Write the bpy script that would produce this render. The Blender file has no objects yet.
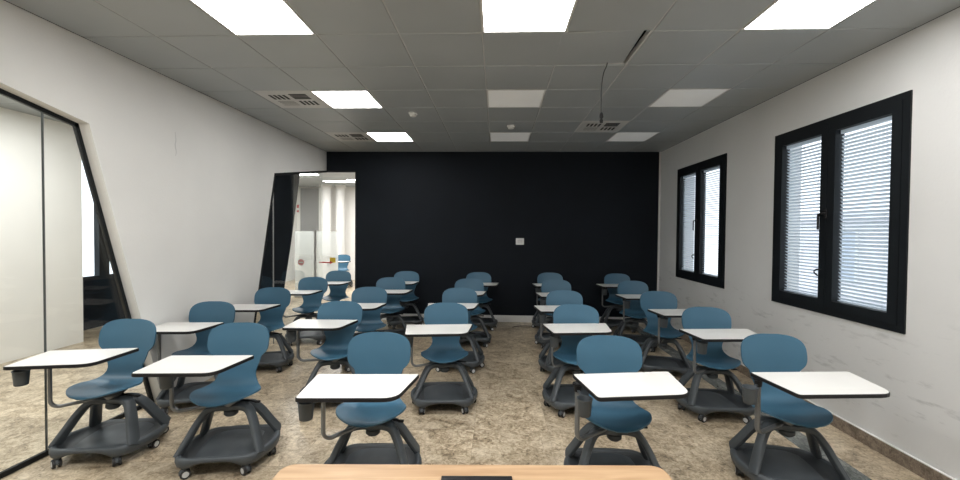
import bpy, bmesh, math, random
from mathutils import Vector, Matrix
from mathutils.geometry import tessellate_polygon
R = math.radians
C = bpy.context.scene.collection
rnd = random.Random(7)

# ------------------------------------------------------------------ room
XL, XR, YB, YF, H = -3.087, 2.859, 7.473, -2.6, 3.033
GX, GY = -0.118, 3.014          # ceiling grid origin

# ------------------------------------------------------------------ materials
def new_mat(name):
    m = bpy.data.materials.new(name); m.use_nodes = True
    nt = m.node_tree; b = nt.nodes.get('Principled BSDF')
    return m, nt, b

def simple(name, col, rough=.5, metal=0, spec=None, noise=0, nscale=20, bump=0, bscale=200, emit=0, coat=0):
    m, nt, b = new_mat(name)
    b.inputs['Base Color'].default_value = (*col, 1)
    b.inputs['Roughness'].default_value = rough
    b.inputs['Metallic'].default_value = metal
    if spec is not None: b.inputs['Specular IOR Level'].default_value = spec
    if coat: b.inputs['Coat Weight'].default_value = coat
    tc = nt.nodes.new('ShaderNodeTexCoord')
    if noise:
        n = nt.nodes.new('ShaderNodeTexNoise'); n.inputs['Scale'].default_value = nscale; n.inputs['Detail'].default_value = 4
        r = nt.nodes.new('ShaderNodeValToRGB')
        r.color_ramp.elements[0].position = .3; r.color_ramp.elements[1].position = .7
        r.color_ramp.elements[0].color = (*[max(0, c*(1-noise)) for c in col], 1)
        r.color_ramp.elements[1].color = (*[min(1, c*(1+noise)) for c in col], 1)
        nt.links.new(tc.outputs['Object'], n.inputs['Vector']); nt.links.new(n.outputs['Fac'], r.inputs['Fac'])
        nt.links.new(r.outputs['Color'], b.inputs['Base Color'])
    if bump:
        n2 = nt.nodes.new('ShaderNodeTexNoise'); n2.inputs['Scale'].default_value = bscale
        bp = nt.nodes.new('ShaderNodeBump'); bp.inputs['Strength'].default_value = bump; bp.inputs['Distance'].default_value = .002
        nt.links.new(tc.outputs['Object'], n2.inputs['Vector']); nt.links.new(n2.outputs['Fac'], bp.inputs['Height'])
        nt.links.new(bp.outputs['Normal'], b.inputs['Normal'])
    if emit:
        b.inputs['Emission Color'].default_value = (*col, 1); b.inputs['Emission Strength'].default_value = emit
    return m

def wall_mat(name, base, scuff=0.0):
    """painted plaster: faint mottling, orange-peel bump, streaky grey scuffs on the lower part"""
    m, nt, b = new_mat(name); L = nt.links; N = nt.nodes
    b.inputs['Roughness'].default_value = .6
    tc = N.new('ShaderNodeTexCoord')
    n = N.new('ShaderNodeTexNoise'); n.inputs['Scale'].default_value = 1.2; n.inputs['Detail'].default_value = 6
    L.new(tc.outputs['Object'], n.inputs['Vector'])
    r = N.new('ShaderNodeValToRGB'); r.color_ramp.elements[0].position = .3; r.color_ramp.elements[1].position = .75
    r.color_ramp.elements[0].color = (*[c*.93 for c in base], 1); r.color_ramp.elements[1].color = (*[c*1.02 for c in base], 1)
    L.new(n.outputs['Fac'], r.inputs['Fac'])
    out = r.outputs['Color']
    if scuff:
        mp = N.new('ShaderNodeMapping'); mp.inputs['Scale'].default_value = (1, 2.2, 9); mp.inputs['Rotation'].default_value = (R(14), 0, 0)
        n3 = N.new('ShaderNodeTexNoise'); n3.inputs['Scale'].default_value = 1.9; n3.inputs['Detail'].default_value = 5; n3.inputs['Roughness'].default_value = .62
        L.new(tc.outputs['Object'], mp.inputs['Vector']); L.new(mp.outputs['Vector'], n3.inputs['Vector'])
        r3 = N.new('ShaderNodeValToRGB'); r3.color_ramp.elements[0].position = .56; r3.color_ramp.elements[1].position = .72
        L.new(n3.outputs['Fac'], r3.inputs['Fac'])
        sx = N.new('ShaderNodeSeparateXYZ'); L.new(tc.outputs['Object'], sx.inputs[0])
        mr = N.new('ShaderNodeMapRange'); mr.inputs['From Min'].default_value = 1.15; mr.inputs['From Max'].default_value = .75
        mr.inputs['To Min'].default_value = 0; mr.inputs['To Max'].default_value = scuff
        L.new(sx.outputs['Z'], mr.inputs['Value'])
        mu = N.new('ShaderNodeMath'); mu.operation = 'MULTIPLY'; L.new(mr.outputs[0], mu.inputs[0]); L.new(r3.outputs['Color'], mu.inputs[1])
        mx = N.new('ShaderNodeMixRGB'); mx.inputs['Color2'].default_value = (*[c*.45 for c in base], 1)
        L.new(mu.outputs[0], mx.inputs['Fac']); L.new(out, mx.inputs['Color1']); out = mx.outputs['Color']
    L.new(out, b.inputs['Base Color'])
    n2 = N.new('ShaderNodeTexNoise'); n2.inputs['Scale'].default_value = 60; n2.inputs['Detail'].default_value = 5
    bp = N.new('ShaderNodeBump'); bp.inputs['Strength'].default_value = .25; bp.inputs['Distance'].default_value = .004
    L.new(tc.outputs['Object'], n2.inputs['Vector']); L.new(n2.outputs['Fac'], bp.inputs['Height']); L.new(bp.outputs['Normal'], b.inputs['Normal'])
    return m

def marble(name, c_dark, c_mid, c_light, tile=None, rough=.28, scale=1.0, stretch=(1, 1, 1), joint=.75):
    m, nt, b = new_mat(name); L = nt.links; N = nt.nodes
    tc = N.new('ShaderNodeTexCoord')
    vec = tc.outputs['Object']
    tilecol = None; jointfac = None
    if tile:
        br = N.new('ShaderNodeTexBrick'); br.offset = 0; br.inputs['Scale'].default_value = 1
        br.inputs['Brick Width'].default_value = tile; br.inputs['Row Height'].default_value = tile
        br.inputs['Mortar Size'].default_value = .0016; br.inputs['Mortar Smooth'].default_value = .2
        br.inputs['Color1'].default_value = (0, 0, 0, 1); br.inputs['Color2'].default_value = (1, 1, 1, 1); br.inputs['Mortar'].default_value = (.5, .5, .5, 1)
        mo = N.new('ShaderNodeMapping'); mo.inputs['Location'].default_value = (.17, .23, 0)
        L.new(vec, mo.inputs['Vector']); L.new(mo.outputs['Vector'], br.inputs['Vector'])
        tilecol = br.outputs['Color']; jointfac = br.outputs['Fac']
        # every slab shows another piece of stone
        sc = N.new('ShaderNodeVectorMath'); sc.operation = 'SCALE'; sc.inputs['Scale'].default_value = 7.3
        L.new(tilecol, sc.inputs[0])
        ad = N.new('ShaderNodeVectorMath'); ad.operation = 'ADD'; L.new(vec, ad.inputs[0]); L.new(sc.outputs['Vector'], ad.inputs[1]); vec = ad.outputs['Vector']
    mp = N.new('ShaderNodeMapping'); mp.inputs['Scale'].default_value = tuple(s*scale for s in stretch); mp.inputs['Rotation'].default_value = (0, 0, R(25))
    L.new(vec, mp.inputs['Vector'])
    n1 = N.new('ShaderNodeTexNoise'); n1.inputs['Scale'].default_value = 5.5; n1.inputs['Detail'].default_value = 9; n1.inputs['Roughness'].default_value = .68; n1.inputs['Distortion'].default_value = .9
    n2 = N.new('ShaderNodeTexNoise'); n2.inputs['Scale'].default_value = 24; n2.inputs['Detail'].default_value = 8; n2.inputs['Roughness'].default_value = .7; n2.inputs['Distortion'].default_value = 1.6
    L.new(mp.outputs['Vector'], n1.inputs['Vector']); L.new(mp.outputs['Vector'], n2.inputs['Vector'])
    mix = N.new('ShaderNodeMath'); mix.operation = 'MULTIPLY_ADD'; mix.inputs[1].default_value = .48
    L.new(n1.outputs['Fac'], mix.inputs[0])
    m2 = N.new('ShaderNodeMath'); m2.operation = 'MULTIPLY'; m2.inputs[1].default_value = .52; L.new(n2.outputs['Fac'], m2.inputs[0]); L.new(m2.outputs[0], mix.inputs[2])
    r = N.new('ShaderNodeValToRGB'); e = r.color_ramp.elements
    e[0].position = .39; e[0].color = (*c_dark, 1); e[1].position = .60; e[1].color = (*c_light, 1)
    k = r.color_ramp.elements.new(.48); k.color = (*c_mid, 1)
    L.new(mix.outputs[0], r.inputs['Fac'])
    out = r.outputs['Color']
    if tile:
        tv = N.new('ShaderNodeMapRange'); tv.inputs['To Min'].default_value = .86; tv.inputs['To Max'].default_value = 1.1
        L.new(tilecol, tv.inputs['Value'])
        mm = N.new('ShaderNodeMixRGB'); mm.blend_type = 'MULTIPLY'; mm.inputs['Fac'].default_value = 1
        L.new(out, mm.inputs['Color1']); L.new(tv.outputs[0], mm.inputs['Color2'])
        jm = N.new('ShaderNodeMixRGB'); jm.inputs['Color2'].default_value = (*[c*joint for c in c_mid], 1)
        jf = N.new('ShaderNodeMath'); jf.operation = 'MULTIPLY'; jf.inputs[1].default_value = .6; L.new(jointfac, jf.inputs[0])
        L.new(jf.outputs[0], jm.inputs['Fac']); L.new(mm.outputs['Color'], jm.inputs['Color1']); out = jm.outputs['Color']
    L.new(out, b.inputs['Base Color'])
    b.inputs['Roughness'].default_value = rough
    return m

def wood_mat(name):
    m, nt, b = new_mat(name); L = nt.links; N = nt.nodes
    tc = N.new('ShaderNodeTexCoord'); mp = N.new('ShaderNodeMapping'); mp.inputs['Scale'].default_value = (1.2, 16, 16)
    L.new(tc.outputs['Object'], mp.inputs['Vector'])
    n = N.new('ShaderNodeTexNoise'); n.inputs['Scale'].default_value = 2.4; n.inputs['Detail'].default_value = 7; n.inputs['Distortion'].default_value = .5
    L.new(mp.outputs['Vector'], n.inputs['Vector'])
    r = N.new('ShaderNodeValToRGB'); r.color_ramp.elements[0].position = .3; r.color_ramp.elements[1].position = .72
    r.color_ramp.elements[0].color = (.35, .215, .115, 1); r.color_ramp.elements[1].color = (.50, .34, .20, 1)
    L.new(n.outputs['Fac'], r.inputs['Fac']); L.new(r.outputs['Color'], b.inputs['Base Color'])
    b.inputs['Roughness'].default_value = .42
    return m

def glass_mat(name, tint=(.96, .98, .98), refl=.10, ior=1.45):
    m, nt, b = new_mat(name); nt.nodes.remove(b); N = nt.nodes; L = nt.links
    out = N['Material Output'] if 'Material Output' in N else N.new('ShaderNodeOutputMaterial')
    t = N.new('ShaderNodeBsdfTransparent'); t.inputs['Color'].default_value = (*tint, 1)
    g = N.new('ShaderNodeBsdfGlossy'); g.inputs['Roughness'].default_value = .02
    lw = N.new('ShaderNodeLayerWeight'); lw.inputs['Blend'].default_value = .5
    pw = N.new('ShaderNodeMath'); pw.operation = 'POWER'; pw.inputs[1].default_value = 5; L.new(lw.outputs['Facing'], pw.inputs[0])
    f = N.new('ShaderNodeMath'); f.operation = 'MULTIPLY_ADD'; f.inputs[1].default_value = .8; f.inputs[2].default_value = ((ior-1)/(ior+1))**2
    L.new(pw.outputs[0], f.inputs[0])
    mx = N.new('ShaderNodeMixShader'); L.new(f.outputs[0], mx.inputs['Fac']); L.new(t.outputs[0], mx.inputs[1]); L.new(g.outputs[0], mx.inputs[2])
    L.new(mx.outputs[0], out.inputs['Surface'])
    return m

def translucent(name, col, trans=.4, alpha=1.0):
    m, nt, b = new_mat(name); nt.nodes.remove(b); N = nt.nodes; L = nt.links
    out = N['Material Output']
    d = N.new('ShaderNodeBsdfDiffuse'); d.inputs['Color'].default_value = (*col, 1)
    t = N.new('ShaderNodeBsdfTranslucent'); t.inputs['Color'].default_value = (*col, 1)
    mx = N.new('ShaderNodeMixShader'); mx.inputs['Fac'].default_value = trans
    L.new(d.outputs[0], mx.inputs[1]); L.new(t.outputs[0], mx.inputs[2]); last = mx.outputs[0]
    if alpha < 1:
        tr = N.new('ShaderNodeBsdfTransparent'); m2 = N.new('ShaderNodeMixShader'); m2.inputs['Fac'].default_value = alpha
        L.new(tr.outputs[0], m2.inputs[1]); L.new(last, m2.inputs[2]); last = m2.outputs[0]
    L.new(last, out.inputs['Surface'])
    return m

def emission(name, col, s):
    m, nt, b = new_mat(name)
    b.inputs['Base Color'].default_value = (*col, 1)
    b.inputs['Emission Color'].default_value = (*col, 1); b.inputs['Emission Strength'].default_value = s
    return m

M = dict(
    wall=wall_mat('wall_paint', (.745, .74, .715)),
    wall_r=wall_mat('scuffed_wall_paint', (.66, .66, .65), .55),
    navy=simple('navy_paint', (.0055, .0082, .0125), .7, spec=.2, noise=.12, nscale=2),
    white=simple('white_paint', (.74, .74, .72), .5, noise=.03, nscale=6),
    cream=simple('white_panel', (.86, .85, .82), .28, noise=.02, nscale=3),
    floor=marble('marble_floor', (.16, .120, .077), (.43, .342, .232), (.71, .61, .46), tile=.6, rough=.3),
    skirt=marble('marble_skirting', (.10, .075, .055), (.19, .15, .115), (.33, .27, .21), rough=.35, scale=1.6),
    green=marble('green_marble', (.045, .052, .05), (.10, .115, .11), (.26, .27, .255), rough=.25, scale=1.3, stretch=(1, .6, 1)),
    tile=simple('ceiling_metal', (.365, .39, .40), .45, metal=.1, noise=.05, nscale=1.3),
    groove=simple('ceiling_groove', (.50, .50, .49), .6, noise=.05),
    void=simple('ceiling_void', (.012, .012, .012), .9, noise=.05),
    lamp=emission('lamp_diffuser', (1, .99, .975), 9.0),
    lamp_off_glow=simple('unlit_diffuser_glow', (.80, .80, .775), .4, noise=.02, nscale=4, emit=.06),  # unlit panels, with a faint glow put into the material
    lamp_frame=simple('lamp_frame', (.62, .62, .60), .4, noise=.03),
    vent=simple('vent_plate', (.55, .55, .53), .45, noise=.03),
    slot=simple('vent_slot', (.015, .015, .015), .8, noise=.05),
    black=simple('black_aluminium', (.0075, .0095, .0115), .45, spec=.25, noise=.1, nscale=8),
    blackpl=simple('black_plastic', (.010, .010, .011), .55, spec=.3, noise=.08, nscale=30),
    teal=simple('teal_plastic', (.040, .118, .186), .45, noise=.03, nscale=5, bump=.12, bscale=420),
    grey=simple('dark_grey_plastic', (.053, .062, .069), .5, noise=.08, nscale=14, bump=.15, bscale=300),
    tray=simple('tray_plastic', (.033, .037, .041), .55, noise=.10, nscale=9, bump=.2, bscale=260),
    metal=simple('painted_steel', (.175, .18, .182), .4, metal=.4, noise=.05),
    lam=simple('white_laminate', (.76, .745, .71), .32, noise=.015, nscale=6),
    rubber=simple('wheel_rubber', (.018, .018, .02), .55, noise=.05),
    cap=simple('wheel_cap', (.55, .56, .56), .4, noise=.04),
    wood=wood_mat('light_oak_veneer'),
    glass=glass_mat('clear_glass', (.97, .985, .98), ior=1.36),
    wglass=glass_mat('window_glass', (.93, .96, .98), ior=1.3),
    blind=translucent('blind_slat', (.80, .83, .86), .42),
    frost=translucent('frosted_glass', (.80, .84, .83), .5, .42),
    frame_dark=simple('glass_edge', (.10, .11, .11), .3, noise=.05),
    silver=simple('brushed_silver', (.55, .55, .55), .3, metal=.8, noise=.04),
    cable=simple('cable_black', (.01, .01, .01), .5, noise=.05),
    greypanel=simple('grey_panel', (.21, .215, .22), .4, noise=.03, nscale=2),
    red=simple('red_sticker', (.55, .05, .05), .5, noise=.03), yellow=simple('yellow_sticker', (.75, .55, .05), .5, noise=.03),
    facade=simple('pale_facade', (.74, .73, .76), .8, noise=.06, nscale=1.5),
    facade_blue=simple('blue_facade', (.50, .56, .66), .7, noise=.08, nscale=2),
    ground=simple('street_paving', (.42, .42, .42), .8, noise=.1, nscale=3),
)

# ------------------------------------------------------------------ mesh helpers
def obj(name, bm, mats, parent=None, smooth=True, loc=(0, 0, 0), rz=0, sharp=35):
    me = bpy.data.meshes.new(name)
    bm.normal_update()
    if smooth:
        for f in bm.faces: f.smooth = True
        for e in bm.edges:
            if len(e.link_faces) == 2 and e.calc_face_angle(0) > R(sharp): e.smooth = False
    bm.to_mesh(me); bm.free()
    if not isinstance(mats, (list, tuple)): mats = [mats]
    for m in mats: me.materials.append(m)
    o = bpy.data.objects.new(name, me); C.objects.link(o)
    o.location = loc; o.rotation_euler = (0, 0, rz)
    if parent: o.parent = parent
    return o

def thing(name, label, cat, loc=(0, 0, 0), rz=0, group=None, kind=None):
    o = bpy.data.objects.new(name, None); C.objects.link(o); o.empty_display_size = .1
    o.location = loc; o.rotation_euler = (0, 0, rz)
    return tag(o, label, cat, group, kind)

def tag(o, label=None, cat=None, group=None, kind=None):
    if label: o['label'] = label
    if cat: o['category'] = cat
    if group: o['group'] = group
    if kind: o['kind'] = kind
    return o

def struct(o, label=None, cat=None): return tag(o, label, cat, None, 'structure')

def box(bm, x0, x1, y0, y1, z0, z1, bev=0, mi=0, mat=None):
    vs = [bm.verts.new((x, y, z)) for z in (z0, z1) for y in (y0, y1) for x in (x0, x1)]
    if mat is not None:
        for v in vs: v.co = mat @ v.co
    idx = [(0, 2, 3, 1), (4, 5, 7, 6), (0, 1, 5, 4), (2, 6, 7, 3), (0, 4, 6, 2), (1, 3, 7, 5)]
    fs = [bm.faces.new([vs[i] for i in f]) for f in idx]
    for f in fs: f.material_index = mi
    if bev:
        es = {e for f in fs for e in f.edges}
        r = bmesh.ops.bevel(bm, geom=list(es), offset=bev, segments=2, affect='EDGES', profile=.5)
        for f in r['faces']: f.material_index = mi
    return fs

def prism(bm, pts, axis, a0, a1, mi=0):
    """extrude a simple 2D polygon along an axis: pts are the two other coordinates in x,y,z order"""
    def P(p, a):
        if axis == 'x': return (a, p[0], p[1])
        if axis == 'y': return (p[0], a, p[1])
        return (p[0], p[1], a)
    v0 = [bm.verts.new(P(p, a0)) for p in pts]; v1 = [bm.verts.new(P(p, a1)) for p in pts]
    n = len(pts); fs = []
    for a, b, c in tessellate_polygon([[Vector((p[0], p[1], 0)) for p in pts]]):
        fs.append(bm.faces.new((v0[a], v0[b], v0[c]))); fs.append(bm.faces.new((v1[c], v1[b], v1[a])))
    for i in range(n):
        fs.append(bm.faces.new([v0[(i+1) % n], v0[i], v1[i], v1[(i+1) % n]]))
    for f in fs: f.material_index = mi
    bmesh.ops.recalc_face_normals(bm, faces=[f for f in bm.faces])
    return fs

def lathe(bm, prof, n=24, origin=(0, 0, 0), mi=0, axis='z'):
    """prof: (r, h) list. caps where r == 0"""
    ox, oy, oz = origin
    rings = []
    for r, h in prof:
        if r <= 1e-6:
            co = [(0, 0, h)]
        else:
            co = [(r*math.cos(2*math.pi*i/n), r*math.sin(2*math.pi*i/n), h) for i in range(n)]
        if axis == 'x': co = [(z, x, y) for x, y, z in co]
        if axis == 'y': co = [(y, z, x) for x, y, z in co]
        rings.append([bm.verts.new((x+ox, y+oy, z+oz)) for x, y, z in co])
    for a, b in zip(rings, rings[1:]):
        if len(a) == 1 and len(b) == 1: continue
        for i in range(n):
            j = (i+1) % n
            if len(a) == 1: f = bm.faces.new((a[0], b[i], b[j]))
            elif len(b) == 1: f = bm.faces.new((a[i], b[0], a[j]))
            else: f = bm.faces.new((a[i], b[i], b[j], a[j]))
            f.material_index = mi
    return rings

def catmull(pts, per=8):
    P = [Vector(p) for p in pts]; P = [2*P[0]-P[1]] + P + [2*P[-1]-P[-2]]
    out = []
    for i in range(1, len(P)-2):
        for k in range(per):
            t = k/per
            out.append(.5*((2*P[i]) + (P[i+1]-P[i-1])*t + (2*P[i-1]-5*P[i]+4*P[i+1]-P[i+2])*t*t + (-P[i-1]+3*P[i]-3*P[i+1]+P[i+2])*t**3))
    out.append(P[-2].copy())
    return out

def sweep(bm, path, sizes, ref=(0, 1, 0), n=12, sq=2.0, mi=0):
    """path of Vectors; sizes (a, b) per point: half-width along ref-ish axis, half-thickness across; superellipse exponent sq"""
    rings = []
    ref = Vector(ref)
    for i, p in enumerate(path):
        t = (path[min(i+1, len(path)-1)]-path[max(i-1, 0)]).normalized()
        u = (ref - t*ref.dot(t)).normalized(); v = t.cross(u)
        a, b = sizes(i/(len(path)-1)) if callable(sizes) else sizes
        ring = []
        for k in range(n):
            th = 2*math.pi*k/n; c, s = math.cos(th), math.sin(th)
            ring.append(bm.verts.new(p + u*(a*math.copysign(abs(c)**(2/sq), c)) + v*(b*math.copysign(abs(s)**(2/sq), s))))
        rings.append(ring)
    for r0, r1 in zip(rings, rings[1:]):
        for k in range(n):
            f = bm.faces.new((r0[k], r0[(k+1) % n], r1[(k+1) % n], r1[k])); f.material_index = mi
    for rr, rev in ((rings[0], True), (rings[-1], False)):
        f = bm.faces.new(list(reversed(rr)) if rev else rr); f.material_index = mi
    return rings

def round_poly(pts, rad, seg=5):
    """round the corners of a closed 2D polygon"""
    out = []; n = len(pts)
    for i in range(n):
        p = Vector(pts[i]); a = Vector(pts[i-1]); b = Vector(pts[(i+1) % n])
        r = rad[i] if isinstance(rad, (list, tuple)) else rad
        da = (a-p); db = (b-p); d = min(r, da.length*.45, db.length*.45)
        p0 = p+da.normalized()*d; p1 = p+db.normalized()*d
        for k in range(seg+1):
            t = k/seg
            q = p0*(1-t)**2 + p*2*t*(1-t) + p1*t*t
            out.append((q.x, q.y))
    return out

def loft(bm, rings, mi=0, cap0=True, cap1=True, mis=None):
    V = [[bm.verts.new(c) for c in r] for r in rings]; n = len(V[0])
    for k, (a, b) in enumerate(zip(V, V[1:])):
        for i in range(n):
            f = bm.faces.new((a[i], a[(i+1) % n], b[(i+1) % n], b[i])); f.material_index = mis[k] if mis else mi
    if cap0: f = bm.faces.new(list(reversed(V[0]))); f.material_index = mis[0] if mis else mi
    if cap1: f = bm.faces.new(V[-1]); f.material_index = mis[-1] if mis else mi
    return V

def B(): return bmesh.new()

# ================================================================== SHELL OF THE ROOM
bm = B(); box(bm, -8.5, XR+.02, YF-.02, 14.2, -.12, 0); struct(obj('floor', bm, M['floor'], smooth=False), 'beige and brown mottled marble tile floor', 'floor')
bm = B(); box(bm, 2.30, 2.485, YF+.1, YB, -.05, .0015); struct(obj('trim_1', bm, M['green'], smooth=False), 'dark green marble strip inlaid in the floor beside the window wall', 'floor strip')

# left wall with its two slanted glazed openings (one simple outline in y,z)
LW = [(YF, 0), (YF, H), (YB, H), (YB, 2.694), (5.70, 2.40), (5.26, .70), (5.08, 0), (3.742, 0), (3.06, 2.407), (2.49, 2.518), (-1.4, 3.0-.0), (-1.4, 0)]
LW[10] = (-1.35, 2.93); LW[11] = (-1.62, 0)
bm = B(); prism(bm, LW, 'x', XL-.085, XL); struct(obj('wall_left', bm, M['wall'], smooth=False), 'white left wall cut by slanted glazed openings', 'wall')
# right wall with two window holes
W_Z0, W_Z1 = .922, 2.617
WIN = [(3.024, 4.437), (5.353, 6.760)]
bm = B()
ys = [YF, WIN[0][0], WIN[0][1], WIN[1][0], WIN[1][1], YB+.1]
for i in range(5):
    if i % 2 == 0: box(bm, XR, XR+.26, ys[i], ys[i+1], 0, H)
    else:
        box(bm, XR, XR+.26, ys[i], ys[i+1], 0, W_Z0); box(bm, XR, XR+.26, ys[i], ys[i+1], W_Z1, H)
struct(obj('wall_right', bm, M['wall_r'], smooth=False), 'white scuffed window wall on the right', 'wall')
# back wall, open at its left end
BW = [(-2.535, 0), (XR, 0), (XR, H), (XL-.13, H), (XL-.13, 2.694), (-2.535, 2.694)]
bm = B(); prism(bm, BW, 'y', YB, YB+.12); struct(obj('wall_back', bm, M['navy'], smooth=False), 'near-black navy wall at the end of the classroom', 'wall')
bm = B(); box(bm, -6.1, XR+.26, YF-.12, YF, 0, H); struct(obj('wall_front', bm, M['wall'], smooth=False), 'white wall behind the teacher desk', 'wall')
# skirtings
bm = B(); box(bm, XR-.014, XR, YF, YB-.014, 0, .097, mi=0); box(bm, XR-.016, XR, YF, YB-.016, .097, .104, mi=1)  # thin white strip on top paints in the reflected light line
struct(obj('baseboard_right', bm, [M['skirt'], M['white']], smooth=False), 'brown marble skirting under the window wall', 'skirting board')
bm = B(); box(bm, -2.5, XR-.02, YB-.016, YB, 0, .12, bev=.003); struct(obj('baseboard_back', bm, M['white'], smooth=False), 'white skirting board under the navy wall', 'skirting board')
bm = B(); box(bm, XR-.03, XR-.001, YB-.012, YB-.001, .125, H-.001); struct(obj('trim_2', bm, M['wall_r'], smooth=False), 'narrow white strip in the corner of the navy wall and window wall', 'corner strip')

# ------------------------------------------------------------------ ceiling
LAMPS = [(-3, -1, 1), (0, -1, 1), (3, -1, 1), (-3, 2, 1), (0, 2, 0), (3, 2, 0), (-3, 5, 1), (0, 5, 0), (3, 5, 0)]
VENTS = [(-4, 2), (-4, 5), (2, 4)]
LOOSE = (1, 0)
skip = {(m, n) for m, n, _ in LAMPS} | set(VENTS) | {LOOSE}
HID = {(-3, -4), (0, -4), (3, -4)}
skip |= HID
bm = B()
box(bm, -8.5, XR+.26, YF, 14.2, H+.09, H+.11, mi=2)
def panel(bm, x0, x1, y0, y1, z=H, g=.003, bv=.006):
    a = [(x0+g, y0+g), (x1-g, y0+g), (x1-g, y1-g), (x0+g, y1-g)]
    b = [(x0+g+bv, y0+g+bv), (x1-g-bv, y0+g+bv), (x1-g-bv, y1-g-bv), (x0+g+bv, y1-g-bv)]
    r = [[(x, y, z+.03) for x, y in a], [(x, y, z+.006) for x, y in a], [(x, y, z) for x, y in b]]
    loft(bm, r)
for m in range(-5, 5):
    x0 = max(GX+.6*m, XL); x1 = min(GX+.6*(m+1), XR)
    if x1-x0 < .06: continue
    for n in range(-10, 8):
        y0 = max(GY+.6*n, YF); y1 = min(GY+.6*(n+1), YB)
        if y1-y0 < .05 or (m, n) in skip: continue
        panel(bm, x0, x1, y0, y1)
# runners carrying the tiles, coloured paler to stand in for light on the edges
for m in range(-4, 5):
    x = GX+.6*m; box(bm, x-.012, x+.012, YF, YB, H+.005, H+.045, mi=1)
for n in range(-9, 8):
    y = GY+.6*n; box(bm, XL, XR, y-.010, y+.010, H+.010, H+.044, mi=1)
# the same ceiling seen beyond the glass, in larger bays
for i in range(12):
    for j in range(4):
        y0 = YB+.12+i*.6; x0 = -8.4+j*2.4
        if y0 < 14: panel(bm, x0, x0+2.4, y0, y0+.6)
for i in range(17):
    for j in range(2): panel(bm, -8.4+j*2.59, -8.4+(j+1)*2.59, YF+i*.6, YF+(i+1)*.6)
bmesh.ops.recalc_face_normals(bm, faces=bm.faces)
struct(obj('ceiling', bm, [M['tile'], M['groove'], M['void']], smooth=False), 'grey metal tile suspended ceiling', 'ceiling')

def cell(m, n): return GX+.6*m, GX+.6*(m+1), GY+.6*n, GY+.6*(n+1)
# ceiling lamps
def lamp(x0, x1, y0, y1, lit, label, group='square ceiling panel lights', z=H, s=1):
    t = thing('ceiling_light', label, 'ceiling light', ((x0+x1)/2, (y0+y1)/2, z), 0, group)
    w, d = (x1-x0)/2-.004, (y1-y0)/2-.004; f = .014
    b = B()
    for a in ((-w, w, -d, -d+f), (-w, w, d-f, d), (-w, -w+f, -d+f, d-f), (w-f, w, -d+f, d-f)): box(b, *a, -.003, .03)
    obj('frame', b, M['lamp_frame'], t, smooth=False)
    b = B(); box(b, -w+f, w-f, -d+f, d-f, -.001, .02)
    obj('diffuser', b, M['lamp'] if lit else M['lamp_off_glow'], t, smooth=False)
    return t
colname = {-3: 'left', 0: 'middle', 3: 'right'}
rowname = {-1: 'largest, nearest the camera', 2: 'second row from the camera', 5: 'smallest, nearest the navy wall'}
for m, n, lit in LAMPS:
    lamp(*cell(m, n), lit, '%s square ceiling panel light in the %s column, %s' % ('bright lit' if lit else 'dim unlit', colname[m], rowname[n]))

# air vents: square plate, four quadrants of louvres
def vent(m, n, label):
    x0, x1, y0, y1 = cell(m, n)
    t = thing('ceiling_vent', label, 'air vent', ((x0+x1)/2, (y0+y1)/2, H), 0, 'square louvred ceiling air vents')
    b = B(); panel(b, -.3, .3, -.3, .3, z=0); bmesh.ops.recalc_face_normals(b, faces=b.faces)
    obj('plate', b, M['vent'], t, smooth=False)
    b = B(); pit = .05
    for k in range(4):     # near-left and far-right quadrants: slots running in depth; the others run across
        o = -.205+k*pit
        box(b, o, o+.026, -.17, -.03, -.0025, .004)
        box(b, -o-.026, -o, .03, .17, -.0025, .004)
        box(b, .025, .205, -.20+k*.045, -.20+k*.045+.028, -.0025, .004)
        box(b, -.205, -.025, .035+k*.045, .035+k*.045+.008, -.0015, .004)
    obj('louvre', b, M['slot'], t, smooth=False)
vent(-4, 2, 'square louvred air vent beside the second left ceiling light')
vent(-4, 5, 'square louvred air vent beside the farthest left ceiling light')
vent(2, 4, 'square louvred air vent below the hanging ceiling cable, near the navy wall')

# loose tile and hanging cable
x0, x1, y0, y1 = cell(*LOOSE)
bm = B(); panel(bm, -.294, .294, -.296, .296, z=0); bmesh.ops.recalc_face_normals(bm, faces=bm.faces)
o = obj('ceiling_tile', bm, M['tile'], smooth=False, loc=((x0+x1)/2-.034, (y0+y1)/2, H+.004)); o.rotation_euler = (R(.3), R(-.9), R(-2.2))
tag(o, 'loose grey metal ceiling tile shifted askew, dark gap along its right edge', 'ceiling tile')
bm = B()
cx, cy = .905, GY+.6+.0
pts = catmull([(cx+.01, cy-.03, H+.06), (cx+.006, cy-.03, H-.01), (cx-.02, cy-.02, 2.95), (cx-.032, cy-.01, 2.84), (cx-.03, cy, 2.72), (cx-.028, cy, 2.625)], 6)
sweep(bm, pts, (.0042, .0042), ref=(0, 1, 0), n=8)
cab = obj('ceiling_cable', bm, M['cable']); tag(cab, 'thin black cable hanging from the ceiling with a small connector on its end', 'cable')
bm = B(); lathe(bm, [(0, .0), (.012, .002), (.016, .02), (.009, .035), (.010, .04), (.017, .05), (.014, .075), (.006, .09), (0, .092)], 12, (cx-.026, cy, 2.545))
obj('connector', bm, M['blackpl'], cab)

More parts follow.
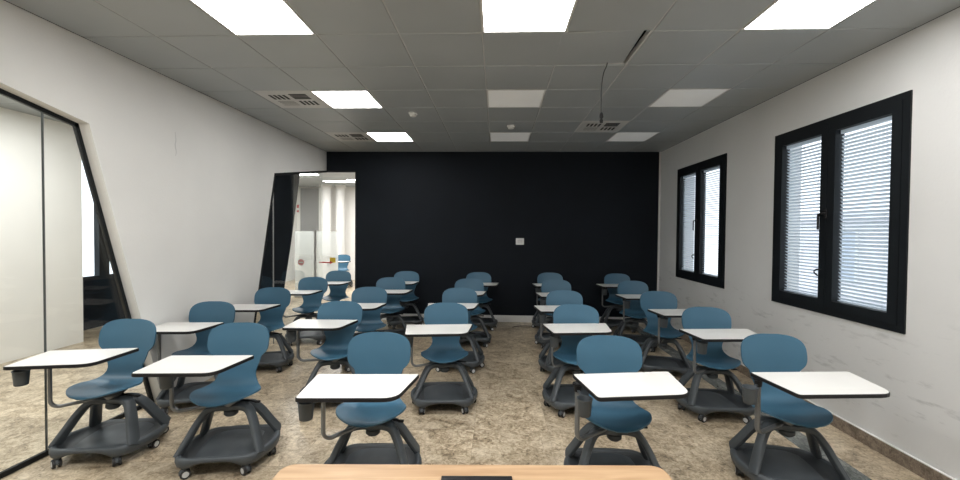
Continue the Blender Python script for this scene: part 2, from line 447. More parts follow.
# smoke detectors
def smoke(x, y, label):
    t = thing('smoke_detector', label, 'smoke detector', (x, y, H), 0, 'round white smoke detectors')
    b = B(); lathe(b, [(0, 0), (.056, 0), (.056, -.014), (.05, -.018), (0, -.018)], 28); obj('base', b, M['white'], t)
    b = B(); lathe(b, [(.04, -.018), (.042, -.03), (.034, -.042), (.02, -.047), (0, -.048)], 28); obj('sensor_head', b, M['white'], t)
smoke(-1.02, 5.03, 'round white smoke detector on the ceiling left of the middle column')
smoke(.177, 5.64, 'round white smoke detector in front of the farthest middle ceiling light')

# wall plate on the navy wall
t = thing('wall_switch', 'small white square switch plate on the navy wall', 'wall switch', (.412, YB, 1.443))
bm = B(); box(bm, -.072, .072, -.012, 0, -.058, .058, bev=.004); obj('plate', bm, M['white'], t)
bm = B(); box(bm, -.042, .042, -.017, -.011, -.034, .034, bev=.003); obj('rocker', bm, M['lamp_frame'], t)

# ------------------------------------------------------------------ windows of the right wall
def frame_ring(b, x0, x1, y0, y1, z0, z1, w, bev=0):
    box(b, x0, x1, y0, y1, z0, z0+w); box(b, x0, x1, y0, y1, z1-w, z1)
    box(b, x0, x1, y0, y0+w, z0+w, z1-w); box(b, x0, x1, y1-w, y1, z0+w, z1-w)
def window(idx, y0, y1, label, tilt):
    t = thing('window_%d' % idx, label, 'window', (XR, (y0+y1)/2, W_Z0), 0, None, 'structure')
    hy = (y1-y0)/2; hz = W_Z1-W_Z0
    b = B(); frame_ring(b, -.012, .075, -hy, hy, 0, hz, .062); box(b, -.006, .07, -.014, .014, .062, hz-.062); obj('window_frame', b, M['black'], t, smooth=False)
    for s in (-1, 1):
        ya, yb = (-hy+.05, .0) if s < 0 else (.0, hy-.05)
        b = B(); frame_ring(b, -.020, .055, ya+.002, yb-.002, .05, hz-.05, .075)
        sash = obj('sash', b, M['black'], t, smooth=False)
        a0, a1, c0, c1 = ya+.077, yb-.077, .125, hz-.125
        b = B(); box(b, .006, .010, a0, a1, c0, c1); obj('pane', b, M['wglass'], sash, smooth=False)
        # venetian blind between the panes
        b = B(); pit = .030; k = 0; z = c0+.03; an = R(tilt[0] if s < 0 else tilt[1])
        while z < c1-.04:
            mt = Matrix.Translation((.030, 0, z)) @ Matrix.Rotation(an, 4, 'Y')
            box(b, -.0125, .0125, a0+.012, a1-.012, -.0006, .0006, mat=mt); z += pit
        box(b, .018, .044, a0+.006, a1-.006, c1-.034, c1-.004); box(b, .02, .042, a0+.012, a1-.012, c0+.006, c0+.016)
        obj('blind', b, M['blind'], sash, smooth=False)
        b = B()
        for q in (.14, .5, .86):
            yy = a0+(a1-a0)*q; box(b, .0148, .0156, yy-.0012, yy+.0012, c0+.01, c1-.02)
        obj('blind_cord', b, M['blind'], sash, smooth=False)
    # lever handle on the meeting stile
    b = B(); box(b, -.034, -.020, -.016, .016, .83, .91, bev=.003)
    pts = catmull([(-.03, 0, .875), (-.048, 0, .875), (-.052, .02, .872), (-.052, .05, .862)], 5)
    sweep(b, pts, (.009, .009), ref=(0, 0, 1), n=8); sweep(b, catmull([(-.052, .046, .872), (-.052, .05, .84), (-.052, .05, .735)], 5), (.010, .008), ref=(0, 1, 0), n=8)
    obj('handle', b, M['blackpl'], t)
    b = B(); sweep(b, catmull([(-.02, .05, .38), (-.045, .06, .385), (-.05, .085, .36), (-.045, .05, .33)], 5), (.006, .006), ref=(0, 0, 1), n=8); obj('latch', b, M['blackpl'], t)
window(1, *WIN[0], 'large black framed double window with white blinds, nearer on the right wall', (52, 36))
window(2, *WIN[1], 'smaller looking black framed double window farther along the right wall', (24, 34))

# pale house across the street, seen through the blinds
t = thing('neighbour_building', 'pale building across the street seen through the window blinds', 'building', (9.2, 8.5, 0))
bm = B(); box(bm, 0, 3, -7.5, 7.5, -3.6, 2.0, mi=0); box(bm, -.15, 3, -7.6, 7.6, 2.0, 2.2, mi=0); box(bm, -.08, 0, -7.5, 7.5, .0, .18, mi=0)
obj('facade', bm, M['facade'], t, smooth=False)
for k in range(5):
    y = -6.2+k*2.9
    bm = B(); frame_ring(bm, -.05, .02, y, y+1.2, .35, 1.75, .07); w = obj('window', bm, M['white'], t, smooth=False)
    bm = B(); box(bm, -.01, .01, y+.07, y+1.13, .42, 1.68); obj('pane', bm, M['facade_blue'], w, smooth=False)
bm = B(); box(bm, XR+.5, 22, -12, 26, -3.7, -3.6); struct(obj('ground', bm, M['ground'], smooth=False), 'street paving outside the windows', 'ground')

# ------------------------------------------------------------------ slanted glass partition on the left
GXP = -3.184
op = [(-1.62, 0), (-1.35, 2.93), (2.49, 2.518), (3.06, 2.407), (3.742, 0)]
def offset_bar(b, p, q, w, x0, x1):
    """a bar of width w along the 2D segment p-q, laid towards the inside (clockwise outline)"""
    p, q = Vector(p), Vector(q); d = (q-p).normalized(); n = Vector((d.y, -d.x))
    prism(b, [tuple(p-d*.004), tuple(q+d*.004), tuple(q+n*w+d*.004), tuple(p+n*w-d*.004)], 'x', x0, x1)
t = thing('window_4', 'slanted glass partition with thin black frame in the left wall', 'glass partition', (0, 0, 0), 0, None, 'structure')
bm = B()
for p, q in zip(op, op[1:]): offset_bar(bm, p, q, .030, GXP-.012, XL-.084)
box(bm, GXP-.012, XL-.084, -1.6, 3.742, 0, .035)
obj('window_frame', bm, M['black'], t, smooth=False)
inner = [(-1.59, .035), (-1.325, 2.895), (2.485, 2.485), (3.03, 2.385), (3.70, .035)]
def zt(y):
    for (ya, za), (yb, zb) in zip(inner[1:], inner[2:]):
        if ya <= y <= yb: return za+(zb-za)*(y-ya)/(yb-ya)
cuts = [-1.325, -.1, 1.4, 2.818]
for i, (a, b_) in enumerate(zip(cuts, cuts[1:]+[None])):
    if b_ is not None:
        pl = [(a if i else -1.59, .035), (a, zt(a)), ] + ([(2.485, 2.485)] if a < 2.485 < b_ else []) + [(b_-.002, zt(b_)), (b_-.002, .035)]
    else:
        pl = [(a+.002, .035), (a+.002, zt(a)), (3.03, 2.385), (3.70, .035)]
    bm = B(); prism(bm, pl, 'x', GXP-.006, GXP+.006); obj('pane', bm, M['glass'], t, smooth=False)
    if b_ is not None:
        bm = B(); box(bm, GXP-.008, GXP+.008, b_-.002, b_+.002, .035, zt(b_)); obj('joint', bm, M['frame_dark'], t, smooth=False)

# ------------------------------------------------------------------ corner glass door at the far left
t = thing('door_1', 'slanted glass entrance with thin black frame in the far left corner', 'glass door', (0, 0, 0), 0, None, 'structure')
XD = XL-.06
bm = B()
def bar(b, p, q, w, x0, x1): offset_bar(b, p, q, w, x0, x1)
bar(bm, (5.08, 0), (5.26, .70), .05, XD-.03, XL-.002); bar(bm, (5.26, .70), (5.70, 2.40), .05, XD-.03, XL-.002); bar(bm, (5.70, 2.40), (YB, 2.694), .035, XD-.03, XL+.004)
box(bm, XD, -2.535, YB-.006, YB+.06, 2.665, 2.697); box(bm, -2.56, -2.533, YB-.006, YB+.06, 0, 2.67)
obj('door_frame', bm, M['black'], t, smooth=False)
bm = B(); prism(bm, [(5.08+.05, 0.01), (5.75, 2.38), (5.765, 2.38), (5.765, .01)], 'x', XD-.005, XD+.003); obj('pane', bm, M['glass'], t, smooth=False)
bm = B(); prism(bm, [(5.785, .01), (5.785, 2.385), (7.44, 2.655), (7.44, .01)], 'x', XD-.005, XD+.003); obj('pane', bm, M['glass'], t, smooth=False)
bm = B(); box(bm, XD-.008, XD+.008, 5.774, 5.778, 0, 2.385); obj('joint', bm, M['metal'], t, smooth=False)

# ------------------------------------------------------------------ corridor and the room beyond
bm = B(); box(bm, -6.02, -5.86, YF, 5.69, 0, H); struct(obj('wall_corridor', bm, M['cream'], smooth=False), 'glossy white corridor wall behind the left glass partition', 'wall')
# outer corridor wall with a tall window
bm = B()
box(bm, -6.75, -6.50, 5.2, 8.7, 0, .78); box(bm, -6.75, -6.50, 5.2, 8.7, 2.75, H); box(bm, -6.75, -6.50, 7.75, 8.7, .78, 2.75); box(bm, -6.75, -6.5, 5.2, 5.6, .78, 2.75)
struct(obj('wall_outer', bm, M['navy'], smooth=False), 'dark outer wall with a window beyond the left glass', 'wall')
t = thing('window_3', 'tall black framed corridor window seen through the left glass partition', 'window', (-6.6, 6.675, .78), 0, None, 'structure')
bm = B(); frame_ring(bm, 0, .08, -1.075, 1.075, 0, 1.97, .06); box(bm, 0, .09, -.075, .105, .06, 1.91); obj('window_frame', bm, M['black'], t, smooth=False)
for s in (-1, 1):
    ya, yb = (-1.015, -.075) if s < 0 else (.105, 1.015)
    bm = B(); box(bm, .03, .036, ya, yb, .06, 1.91); pn = obj('pane', bm, M['wglass'], t, smooth=False)
    if s > 0:
        bm = B(); z = .09
        while z < 1.88:
            mt = Matrix.Translation((-.02, 0, z)) @ Matrix.Rotation(R(-12), 4, 'Y'); box(bm, -.012, .012, ya+.01, yb-.01, -.0006, .0006, mat=mt); z += .032
        obj('blind', bm, M['blind'], pn, smooth=False)
bm = B(); box(bm, -6.75, -6.56, 8.72, 13.5, 0, H); struct(obj('wall_far_left', bm, M['white'], smooth=False), 'white left side wall of the room beyond the glass door', 'wall')
# dark portal wall with a slanted opening beyond the corner door
PY = 8.7
bm = B(); prism(bm, [(-6.5, 0), (-6.5, H), (-4.16, H), (-4.19, 2.62), (-4.235, 2.3), (-4.37, 1.3), (-4.57, 0)], 'y', PY, PY+.02); struct(obj('wall_portal', bm, M['navy'], smooth=False), 'dark slanted wall end seen through the corner glass door', 'wall')
# far room
bm = B(); box(bm, -8.5, 0.6, 13.5, 13.7, 0, H); struct(obj('wall_far', bm, M['cream'], smooth=False), 'white far wall of the room beyond the glass door', 'wall')
bm = B(); box(bm, -1.2, -1.0, YB+.12, 13.5, 0, H); struct(obj('wall_far_right', bm, M['cream'], smooth=False), 'white side wall of the room beyond the glass door', 'wall')
bm = B(); box(bm, -6.42, -5.80, 13.44, 13.5, 0, 2.98); box(bm, -5.80, -5.76, 13.42, 13.5, 0, 3.0, mi=1); struct(obj('door_2', bm, [M['greypanel'], M['lamp_off_glow']], smooth=False), 'tall grey door panel in the far room', 'door')  # bright edge strip has the same faint glow, though no lamp
for k, (x, r) in enumerate(((-5.35, .16), (-4.95, .14))):
    bm = B(); lathe(bm, [(r+.02, 0), (r+.02, .05), (r, .06), (r, 2.95), (r+.02, 2.96), (r+.02, H)], 28, (x, 12.9+.15*k, 0))
    struct(obj('column', bm, M['white']), ['round white column in the far room, left of a thinner one', 'thinner round white column in the far room'][k], 'column')
for x, y, lb in ((-4.95, 10.4, 'left lit ceiling light of the room beyond the glass door'), (-3.95, 9.6, 'nearest lit ceiling light of the room beyond the glass door'), (-4.55, 11.9, 'low middle lit ceiling light of the room beyond the glass door'), (-3.75, 11.6, 'right lit ceiling light of the room beyond the glass door')):
    lamp(x-.45, x+.45, y-.15, y+.15, 1, lb, 'ceiling lights of the far room', z=H-.012)
# frosted glass screen with stickers
t = thing('frosted_glass_screen', 'tall frosted glass screen with coloured stickers beyond the corner door', 'glass screen', (-4.345, 9.85, 0))
for x in (-.49, .04):
    bm = B(); box(bm, x, x+.52, -.006, .006, .02, 1.585); g = obj('glass_panel', bm, M['frost'], t, smooth=False)
    bm = B()
    for k in range(4): box(bm, x+.08, x+.40, -.009, -.007, .99-.03*k, .998-.03*k)
    obj('stripe', bm, M['white'], g, smooth=False)
bm = B(); lathe(bm, [(0, -.012), (.075, -.012), (.075, -.007)], 24, (-.34, 0, .84), axis='y'); s_ = obj('round_sticker', bm, M['red'], t); 
bm = B(); box(bm, -.05, .05, -.013, -.0125, -.012, .012); o_ = obj('sticker_bar', bm, M['white'], s_, smooth=False, loc=(-.34, 0, .84))
bm = B(); prism(bm, [(.10, .83), (.36, .83), (.36, .80), (.44, .845), (.36, .89), (.36, .86), (.10, .86)], 'y', -.012, -.007); obj('arrow_sticker', bm, M['red'], t, smooth=False)
bm = B(); box(bm, .36, .50, -.0115, -.007, .84, .96); obj('yellow_sticker', bm, M['yellow'], t, smooth=False)
bm = B(); prism(bm, [(.27, .28), (.40, .28), (.40, .25), (.48, .295), (.40, .34), (.40, .31), (.27, .31)], 'y', -.012, -.007); obj('arrow_sticker', bm, M['red'], t, smooth=False)
bm = B(); box(bm, -.5, .58, -.03, .03, 0, .03, bev=.004); obj('base_rail', bm, M['silver'], t)
bm = B(); box(bm, -.02, .035, -.012, .012, .02, 1.62); obj('post', bm, M['silver'], t, smooth=False)

# red notice on the pale wall end
t = thing('wall_notice', 'small red and white notice on the far room wall', 'notice', (-6.0, 12.3, 2.0))
bm = B(); box(bm, -.10, .10, -.01, 0, -.16, .16); obj('sheet', bm, M['white'], t, smooth=False)
bm = B(); box(bm, -.07, .07, -.014, -.008, .02, .12); obj('print', bm, M['red'], t, smooth=False)
bm = B(); box(bm, -.07, .07, -.014, -.008, -.12, -.06); obj('print', bm, M['red'], t, smooth=False)
t.location = (-6.56, 13.5, 2.32)

# ================================================================== THE CHAIR
ZT = .745       # tablet top
BT = .91        # top of the backrest
def pill(z):
    zc, hz, W = .783, .129, .215
    q = abs((z-zc)/hz)
    return W*(1-q**3.0)**(1/3.0) if q < 1 else 0
def shell_bm():
    prof = [(-.212, .452), (-.20, .461), (-.17, .468), (-.10, .470), (-.02, .466), (.05, .463), (.10, .472), (.135, .502), (.155, .55), (.168, .61), (.181, .69), (.196, .78), (.212, .86), (.222, .912)]
    P = catmull([(0, y, z) for y, z in prof], 24)
    L = [0]
    for a, b in zip(P, P[1:]): L.append(L[-1]+(b-a).length)
    tot = L[-1]
    ss = []
    N = 76
    for i in range(N+1):
        t = i/N; t = t + .0*t
        ss.append(tot*(t - .055*math.sin(2*math.pi*t)))
    ss += [tot*q for q in (.004, .010, .018, .982, .990, .996)]
    ss = sorted(set(ss))
    bm = bmesh.new(); rows = []; nu = 16
    for s in ss:
        k = 0
        while k < len(L)-2 and L[k+1] < s: k += 1
        f = (s-L[k])/max(1e-9, L[k+1]-L[k]); p = P[k].lerp(P[k+1], min(1, max(0, f)))
        # half width: rounded seat front, seat, waist, pill shaped backrest
        q = max(0, 1-s/.225)
        seat = .220*(1-q**2.0)**(1/2.0) if q < 1 else 0
        tz = min(1, max(0, (s-.225)/.19)); tz = tz*tz*(3-2*tz)
        uz = min(1, max(0, (p.z-.55)/.13)); uz = uz*uz*(3-2*uz)
        waist = seat*(1-tz)+(.130+.034*uz)*tz
        pw_ = pill(p.z) if p.y > .12 else 0
        if p.z > .80: w = pw_
        else:
            d = 22
            w = (waist**d+pw_**d)**(1/d) if pw_ > 0 else waist
        w = max(w, .055 if p.z > .8 else .03)
        back = min(1, max(0, (p.z-.47)/.12)) if p.y > .05 else 0
        row = []
        for j in range(nu+1):
            u = -1+2*j/nu; u = math.copysign(abs(u)**.9, u); x = w*u
            yy = p.y - back*.032*(x/.236)**2; zz = p.z
            zz += (1-back)*(.016*(x/.21)**2 if s > .06 else .016*(x/.21)**2*s/.06)
            row.append(bm.verts.new((x, yy, zz)))
        rows.append(row)
    for a, b in zip(rows, rows[1:]):
        for j in range(nu): bm.faces.new((a[j], a[j+1], b[j+1], b[j]))
    bmesh.ops.recalc_face_normals(bm, faces=bm.faces)
    g = bmesh.ops.solidify(bm, geom=list(bm.faces), thickness=.011)
    bmesh.ops.recalc_face_normals(bm, faces=bm.faces)
    return bm

HEX = [(-.19, -.23), (.19, -.23), (.27, 0), (.19, .23), (-.19, .23), (-.27, 0)]     # caster positions
OUT = [(-.240, -.262), (.240, -.262), (.330, .0), (.240, .262), (-.240, .262), (-.330, .0)]
def tray_bm():
    o = round_poly(OUT, [.09, .09, .13, .09, .09, .13], 6)
    dense = []
    for i in range(len(o)):
        a, b = Vector(o[i]), Vector(o[(i+1) % len(o)]); n = max(1, int((b-a).length/.035))
        for k in range(n): dense.append(tuple(a.lerp(b, k/n)))
    def ring(ins, z, arch=0):
        r = []
        for x, y in dense:
            v = Vector((x, y)); f = 1-ins/v.length
            zz = z
            if arch: zz += arch*max(0, 1-(x/.17)**4 if abs(x) < .17 and abs(y) > .2 else 0)
            if z > .11: zz -= .022*min(1, max(0, (y+.05)/.25))
            r.append((x*f, y*f, zz))
        return r
    bm = bmesh.new()
    loft(bm, [ring(.045, .090, .012), ring(.016, .066, .034), ring(.004, .076, .030), ring(-.002, .098, .014), ring(.0, .125), ring(.010, .136), ring(.026, .136), ring(.036, .126), ring(.060, .098), ring(.085, .092), ring(.15, .090)], mis=[0, 0, 0, 0, 0, 0, 0, 1, 1, 1])
    bmesh.ops.recalc_face_normals(bm, faces=bm.faces)
    # small cast dimples on the tray floor
    for x, y in ((-.06, .02), (-.02, .03), (.0, .0), (.03, .04), (.07, .01), (.045, -.02)):
        lathe(bm, [(.006, .0885), (.006, .0925), (.003, .0935), (0, .0935)], 8, (x, y, 0), mi=2)
    return bm
def arm_bm(s):
    bm = bmesh.new()
    for f in (-1, 1):
        pts = catmull([(s*.0, f*.006, .372), (s*.075, f*.022, .376), (s*.132, f*.042, .360), (s*.175, f*.078, .300), (s*.218, f*.125, .205), (s*.260, f*.174, .112)], 7)
        def size(t): return (.048-.012*t if t < .5 else .042+.012*(t-.5), .025-.005*t)
        sweep(bm, pts, size, ref=(0, 1, 0), n=14, sq=2.6)
    bmesh.ops.recalc_face_normals(bm, faces=bm.faces)
    return bm
def caster_bm():
    bm = bmesh.new()
    lathe(bm, [(0, .088), (.014, .088), (.014, .058), (.0, .056)], 12)
    # hood over the wheels
    pts = catmull([(0, -.024, .030), (0, -.022, .046), (0, -.004, .058), (0, .016, .050), (0, .026, .034)], 4)
    sweep(bm, pts, (.010, .004), ref=(1, 0, 0), n=10)
    return bm
def wheel_bm(s):
    bm = bmesh.new()
    r = .031; x = s*.016
    prof = [(0, -.008), (r*.62, -.0085), (r*.66, -.007), (r*.9, -.008), (r, -.004), (r, .004), (r*.9, .008), (r*.66, .007), (r*.62, .0085), (0, .008)]
    lathe(bm, prof, 20, (x, .006, r), axis='x')
    for f in bm.faces:
        if max(math.hypot(v.co.y-.006, v.co.z-r) for v in f.verts) < r*.64: f.material_index = 1
    bmesh.ops.recalc_face_normals(bm, faces=bm.faces)
    return bm

TAB = [(-.297, .185), (-.283, -.185), (.244, -.185), (.320, .185)]      # tablet corners, looking from above, person at +y
def tab_outline(ins=0):
    o = round_poly(TAB, [.014, .022, .08, .014], 5)
    # slight outward bow of the slanted end
    return [(x*(1-ins/.28), y*(1-ins/.185)) for x, y in o]

def make_chair(label):
    t = thing('tablet_chair', label, 'chair', group='teal tablet-arm chairs in rows')
    P = {}
    P['seat_shell'] = obj('seat_shell', shell_bm(), M['teal'], t, sharp=50)
    b = B(); lathe(b, [(0, .452), (.085, .450), (.092, .438), (.06, .408), (.042, .402), (.040, .345), (.046, .340), (.046, .318), (.034, .306), (0, .304)], 28)
    P['hub'] = obj('hub', b, M['grey'], t)
    b = B(); sweep(b, catmull([(.03, .02, .405), (.10, .01, .402), (.175, -.01, .398)], 4), (.007, .007), ref=(0, 0, 1), n=8); box(b, .165, .20, -.022, .002, .392, .404, bev=.003)
    P['lever'] = obj('lever', b, M['blackpl'], t)
    P['tray'] = obj('tray', tray_bm(), [M['grey'], M['tray'], M['cap']], t, sharp=60)
    for s in (-1, 1): P['base_arm%d' % s] = obj('base_arm', arm_bm(s), M['grey'], t)
    cb, wb = None, {}
    for i, (x, y) in enumerate(HEX):
        if i == 0:
            c = obj('caster', caster_bm(), M['grey'], t); cb = c.data
            for s in (-1, 1):
                w = obj('wheel', wheel_bm(s), [M['rubber'], M['cap']], c); wb[s] = w.data
        else:
            c = bpy.data.objects.new('caster', cb); C.objects.link(c); c.parent = t
            for s in (-1, 1): w = bpy.data.objects.new('wheel', wb[s]); C.objects.link(w); w.parent = c
        c.location = (x, y, 0); P['caster%d' % i] = c
    # tablet arm drawn for a post at (-.32, 0); turned about the hub per chair
    b = B()
    r0 = .32
    pts = [Vector((-.035, 0, .392)), Vector((-.10, 0, .390)), Vector((-.20, 0, .384)), Vector((-r0+.05, 0, .378))]
    for k in range(1, 7):
        a = R(90*k/6); pts.append(Vector((-r0+.05-.05*math.sin(a), 0, .378+.05*(1-math.cos(a)))))
    pts += [Vector((-r0, 0, .5)), Vector((-r0, 0, .6)), Vector((-r0, 0, ZT-.022))]
    sweep(b, pts, (.0165, .0105), ref=(0, 1, 0), n=12, sq=2.6)
    lathe(b, [(0, .412), (.05, .41), (.05, .384), (0, .382)], 20)
    P['tablet_arm'] = obj('tablet_arm', b, M['metal'], t)
    b = B(); lathe(b, [(0, ZT-.022), (.03, ZT-.022), (.03, ZT-.030), (.022, ZT-.034), (.020, ZT-.07), (0, ZT-.07)], 20)
    P['swivel'] = obj('swivel_plate', b, M['blackpl'], t)
    # tablet: white laminate face with black edge band
    o = tab_outline(); i_ = tab_outline(.004)
    b = B(); loft(b, [[(x, y, ZT-.003) for x, y in i_], [(x, y, ZT) for x, y in i_]])
    P['tablet'] = obj('tablet', b, M['lam'], t, smooth=False)
    b = B(); ii = tab_outline(.022)
    loft(b, [[(x, y, ZT-.024) for x, y in ii], [(x, y, ZT-.024) for x, y in tab_outline(.004)], [(x, y, ZT-.021) for x, y in o], [(x, y, ZT-.003) for x, y in o], [(x, y, ZT-.0012) for x, y in i_]], cap1=True)
    bmesh.ops.recalc_face_normals(b, faces=b.faces)
    eb = obj('edge_band', b, M['blackpl'], P['tablet'], smooth=False); tag(eb, 'black edge and underside of the tablet')
    # cup holder hung under the tablet
    b = B(); lathe(b, [(0, .594), (.032, .594), (.035, .598), (.042, .684), (.045, .687), (.045, .692), (.041, .692), (.038, .686), (.032, .604), (0, .602)], 24)
    box(b, -.008, .008, .04, .13, .680, .688, bev=.002)
    P['cup'] = obj('cup_holder', b, M['grey'], t)
    return t, P

def copy_chair(t0, P0, label):
    t = t0.copy(); C.objects.link(t); t['label'] = label
    P = {}
    for k, c in P0.items():
        d = c.copy(); C.objects.link(d); d.parent = t; P[k] = d
        for g in c.children:
            e = g.copy(); C.objects.link(e); e.parent = d
    return t, P

def rot(x, y, a): return (x*math.cos(a)-y*math.sin(a), x*math.sin(a)+y*math.cos(a))
def pose(t, P, cx, cy, base, seat, post, tab, tang, cup, seed, so=(0, 0), ts=1):
    """centre of the base; turn of base and seat; world offsets of the tablet post, tablet and cup from the centre"""
    rr = random.Random(seed)
    t.location = (cx, cy, 0); t.rotation_euler = (0, 0, 0)
    P['seat_shell'].location = (so[0], so[1], 0); P['seat_shell'].rotation_euler.z = R(seat); P['lever'].rotation_euler.z = R(seat)
    for k in ('tray', 'base_arm-1', 'base_arm1'): P[k].rotation_euler.z = R(base)
    for i, (x, y) in enumerate(HEX):
        c = P['caster%d' % i]; px, py = rot(x, y, R(base)); c.location = (px, py, 0); c.rotation_euler.z = R(rr.uniform(-75, 75)+base)
    pa = math.atan2(post[1], post[0])
    ar = P['tablet_arm']; ar.rotation_euler.z = pa-math.pi; pr = math.hypot(*post)
    ar.scale = (pr/.32, pr/.32, 1)
    P['swivel'].location = (post[0], post[1], 0)
    P['tablet'].location = (tab[0], tab[1], 0); P['tablet'].rotation_euler.z = R(tang); P['tablet'].scale = (ts, 1, 1)
    c = P['cup']; c.location = (cup[0], cup[1], 0); c.rotation_euler.z = math.atan2(post[1]-cup[1], post[0]-cup[0])-math.pi/2

ROW = ['front row', 'second row from the front', 'middle row', 'fourth row from the front', 'back row']
COL = ['leftmost', 'second from left', 'third from left', 'second from right', 'rightmost']
# row, column, back-top point (x, y) at z = BT or centre, base turn, seat turn, tablet centre (world), tablet angle, post (world), cup (world)
D = {
 (0,0): dict(c=(-2.785, 2.92), so=(-.045, 0), base=7, seat=2, tab=(-2.86, 2.705), ta=11, post=(-3.06, 2.735), cup=(-3.075, 2.575)),
 (0,1): dict(c=(-1.865, 2.86), so=(-.03, 0), base=10, seat=8, tab=(-1.95, 2.615), ta=4.5, ts=.92, post=(-2.185, 2.72), cup=(-2.11, 2.585)),
 (0,2): dict(c=(-.785, 2.64), so=(-.01, 0), base=2, seat=1, tab=(-.77, 2.31), ta=3.6, post=(-1.01, 2.40), cup=(-1.02, 2.20)),
 (0,3): dict(c=(.755, 2.66), base=0, seat=-3, tab=(.795, 2.435), ta=8.5, post=(.486, 2.48), cup=(.497, 2.335)),
 (0,4): dict(c=(1.90, 2.78), so=(.022, .01), base=-10, seat=-2, tab=(1.925, 2.525), ta=5, post=(1.623, 2.635), cup=(1.535, 2.57)),
 (1,0): dict(b=(-2.75, 3.97), base=12, seat=4, tab=(-2.80, 3.60), ta=5, ts=.86),
 (1,1): dict(b=(-1.545, 4.10), base=14, seat=7, tab=(-1.64, 3.82), ta=2),
 (1,2): dict(c=(-.477, 3.872), base=5.5, seat=3, tab=(-.51, 3.69), ta=7.6, post=(-.765, 3.765)),
 (1,3): dict(c=(.75, 3.887), base=4, seat=-7, tab=(.757, 3.83), ta=7),
 (1,4): dict(c=(1.965, 3.852), base=-1.5, seat=-8, tab=(1.985, 3.70), ta=5),
 (2,0): dict(b=(-2.715, 5.0), base=18, seat=3, tab=(-2.775, 4.58), ta=5, ts=.86),
 (2,1): dict(b=(-1.58, 5.16), base=9, seat=10, tab=(-1.605, 4.76), ta=5),
 (2,2): dict(b=(-.453, 5.19), base=-4, seat=3, tab=(-.51, 4.85), ta=5),
 (2,3): dict(b=(.822, 5.09), base=6, seat=-3, tab=(.757, 4.80), ta=5),
 (2,4): dict(b=(1.95, 5.13), base=-12, seat=-3, tab=(2.05, 4.68), ta=5),
 (3,0): dict(b=(-2.74, 6.17), base=12, seat=5, tab=(-2.785, 5.75), ta=6, ts=.9),
 (3,1): dict(b=(-1.59, 6.25), base=20, seat=9, tab=(-1.52, 5.93), ta=5),
 (3,2): dict(b=(-.406, 6.21), base=10, seat=8, tab=(-.445, 5.88), ta=5),
 (3,3): dict(b=(.883, 6.22), base=-5, seat=-4, tab=(.878, 5.86), ta=5),
 (3,4): dict(b=(1.99, 6.20), base=-9, seat=-5, tab=(2.00, 5.80), ta=5),
 (4,0): dict(b=(-2.75, 7.2), base=8, seat=5, tab=(-2.75, 6.82), ta=5),
 (4,1): dict(b=(-1.565, 7.24), base=14, seat=8, tab=(-1.62, 6.95), ta=5),
 (4,2): dict(b=(-.307, 7.21), base=6, seat=6, tab=(-.256, 6.91), ta=5),
 (4,3): dict(b=(.928, 7.28), base=2, seat=-4, tab=(.915, 6.93), ta=5),
 (4,4): dict(b=(2.07, 7.28), base=-6, seat=-4, tab=(2.00, 6.98), ta=5),
}
first = None
for (r, k), d in D.items():
    lab = 'teal chair with white writing tablet, %s%s, %s' % (COL[k], {0: ' beside the left wall', 4: ' beside the window wall'}.get(k, ''), ROW[r] + (' by the navy wall' if r == 4 and 0 < k < 4 else ''))
    if first is None: t, P = first = make_chair(lab)
    else: t, P = copy_chair(first[0], first[1], lab)
    if 'c' in d: cx, cy = d['c']
    else:
        ox, oy = rot(0, .22, R(d['seat'])); cx, cy = d['b'][0]-ox, d['b'][1]-oy
    tx, ty = d['tab'][0]-cx, d['tab'][1]-cy
    if 'post' in d: post = (d['post'][0]-cx, d['post'][1]-cy)
    else:
        ox, oy = rot(-.23, .06, R(d['ta'])); post = (tx+ox, ty+oy)
    if 'cup' in d: cup = (d['cup'][0]-cx, d['cup'][1]-cy)
    else: cup = (post[0]+.0, post[1]-.13)
    pose(t, P, cx, cy, d['base'], d['seat'], post, (tx, ty), d['ta'], cup, r*10+k, d.get('so', (0, 0)), d.get('ts', (.93, .955, 1, 1.01, 1.05)[k]))
for lab, x, y, a in (('teal chair with white tablet in the far room beyond the glass door', -4.42, 12.0, 10),):
    t, P = copy_chair(first[0], first[1], lab)
    pose(t, P, x, y-.24, a, a, (-.27, -.17), (.0, -.3), 4, (-.27, -.3), 99)

# ================================================================== TEACHER DESK
t = thing('teacher_desk', 'light wood teacher desk with rounded corners at the bottom of the view', 'desk', (-.06, 1.16, 0), R(2.7))
o = round_poly([(-.70, .375), (-.70, -.375), (.70, -.375), (.70, .375)], .055, 6)
ins = lambda q: [(x*(1-q/.7), y*(1-q/.375)) for x, y in o]
bm = B(); loft(bm, [[(x, y, .722) for x, y in ins(.002)], [(x, y, .724) for x, y in o], [(x, y, .748) for x, y in o], [(x, y, .75) for x, y in ins(.002)]]); bmesh.ops.recalc_face_normals(bm, faces=bm.faces)
obj('desktop', bm, M['wood'], t, smooth=False)
for sx in (-1, 1):
    for sy in (-1, 1):
        bm = B(); box(bm, sx*.62-.025, sx*.62+.025, sy*.30-.025, sy*.30+.025, 0, .70, bev=.004); obj('leg', bm, M['metal'], t)
bm = B(); box(bm, -.6, .6, .29, .31, .66, .722); box(bm, -.6, .6, -.31, -.29, .66, .722); box(bm, -.64, -.62, -.3, .3, .66, .722); box(bm, .62, .64, -.3, .3, .66, .722); obj('underframe', bm, M['metal'], t, smooth=False)
bm = B(); box(bm, -.58, .58, .27, .288, .32, .70); obj('modesty_panel', bm, M['wood'], t, smooth=False)
t2 = thing('cable_box', 'flat black cable box set in the teacher desk top', 'cable box', (-.06, 1.394, .7505), R(2.7))
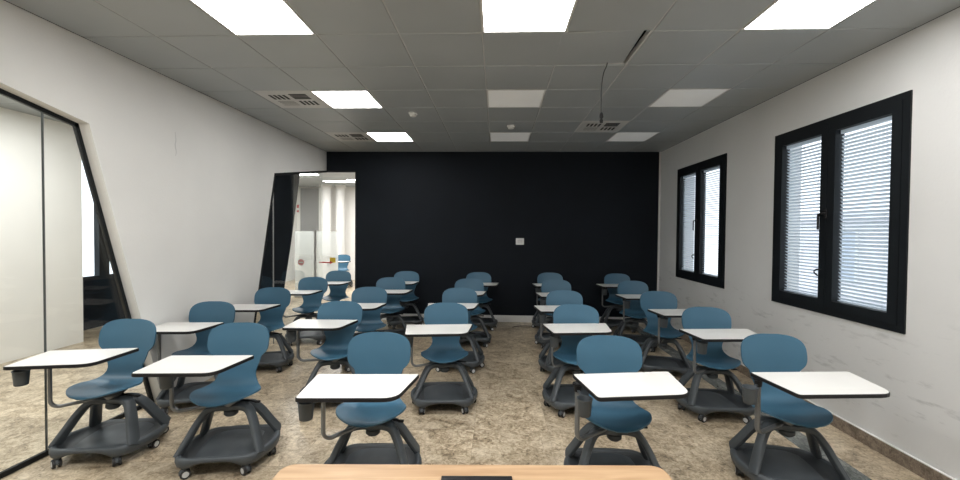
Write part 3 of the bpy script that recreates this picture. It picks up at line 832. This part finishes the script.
bm = B(); box(bm, -.124, .124, -.06, .06, -.0002, .006, bev=.002); obj('lid', bm, M['blackpl'], t2)
bm = B(); box(bm, -.10, .10, -.04, -.03, .006, .008); obj('brush_slot', bm, M['rubber'], t2, smooth=False)

# cable on the floor by the navy wall
bm = B(); sweep(bm, catmull([(.28, 7.05, .006), (.36, 7.12, .006), (.48, 7.16, .006), (.62, 7.15, .006), (.78, 7.2, .006)], 6), (.005, .005), ref=(0, 0, 1), n=8)
tag(obj('floor_cable', bm, M['cable']), 'thin dark cable lying on the floor near the navy wall', 'cable')

# crack in the plaster of the left wall
bm = B(); sweep(bm, catmull([(XL+.001, 3.905, 2.545), (XL+.001, 3.915, 2.47), (XL+.001, 3.905, 2.42), (XL+.001, 3.918, 2.36), (XL+.001, 3.912, 2.32)], 4), lambda u: (.004*(.4+math.sin(math.pi*u)), .0012), ref=(0, 1, 0), n=6)
tag(obj('plaster_crack', bm, M['groove']), 'short vertical crack in the white plaster of the left wall', 'crack')

# ================================================================== LIGHT
W = bpy.data.worlds.new('World'); bpy.context.scene.world = W; W.use_nodes = True
bg = W.node_tree.nodes['Background']; bg.inputs['Color'].default_value = (.92, .96, 1, 1); bg.inputs['Strength'].default_value = 1.3
def area(name, loc, size, power, col=(1, .99, .975), rx=0, sy=None):
    l = bpy.data.lights.new(name, 'AREA'); l.energy = power; l.color = col; l.size = size
    if sy: l.shape = 'RECTANGLE'; l.size_y = sy
    o = bpy.data.objects.new(name, l); C.objects.link(o); o.location = loc; o.rotation_euler = (rx, 0, 0); return o
for m, n in sorted(HID):
    x0, x1, y0, y1 = cell(m, n); area('ceiling_lamp', ((x0+x1)/2, (y0+y1)/2, H-.01), .57, 22)
for y in (-.5, 2.2, 4.6): area('corridor_lamp', (-4.6, y, H-.03), .5, 25)
area('far_room_fill', (-3.6, 11.0, H-.05), 1.2, 42); area('far_room_fill', (-5.0, 10.6, H-.05), .8, 34)  # unseen fill lights added to brighten the far room beside its fixtures

# ================================================================== CAMERA
cam = bpy.data.cameras.new('camera'); co = bpy.data.objects.new('camera', cam); C.objects.link(co)
cam.sensor_width = 36; cam.lens = 418.42/960*36; cam.clip_start = .02
yaw, pitch, roll = .0400, -.0205, -.0082
Rm = Matrix.Rotation(yaw, 3, 'Z') @ Matrix.Rotation(pitch, 3, 'X') @ Matrix.Rotation(roll, 3, 'Y')
co.matrix_world = Matrix.Translation((0, 0, 1.6157)) @ (Rm @ Matrix.Rotation(math.pi/2, 3, 'X')).to_4x4()
sc = bpy.context.scene; sc.camera = co
sc.view_settings.view_transform = 'Standard'; sc.view_settings.look = 'None'; sc.view_settings.exposure = 1.0
sc.cycles.use_denoising = True
sc.cycles.max_bounces = 10; sc.cycles.transparent_max_bounces = 16
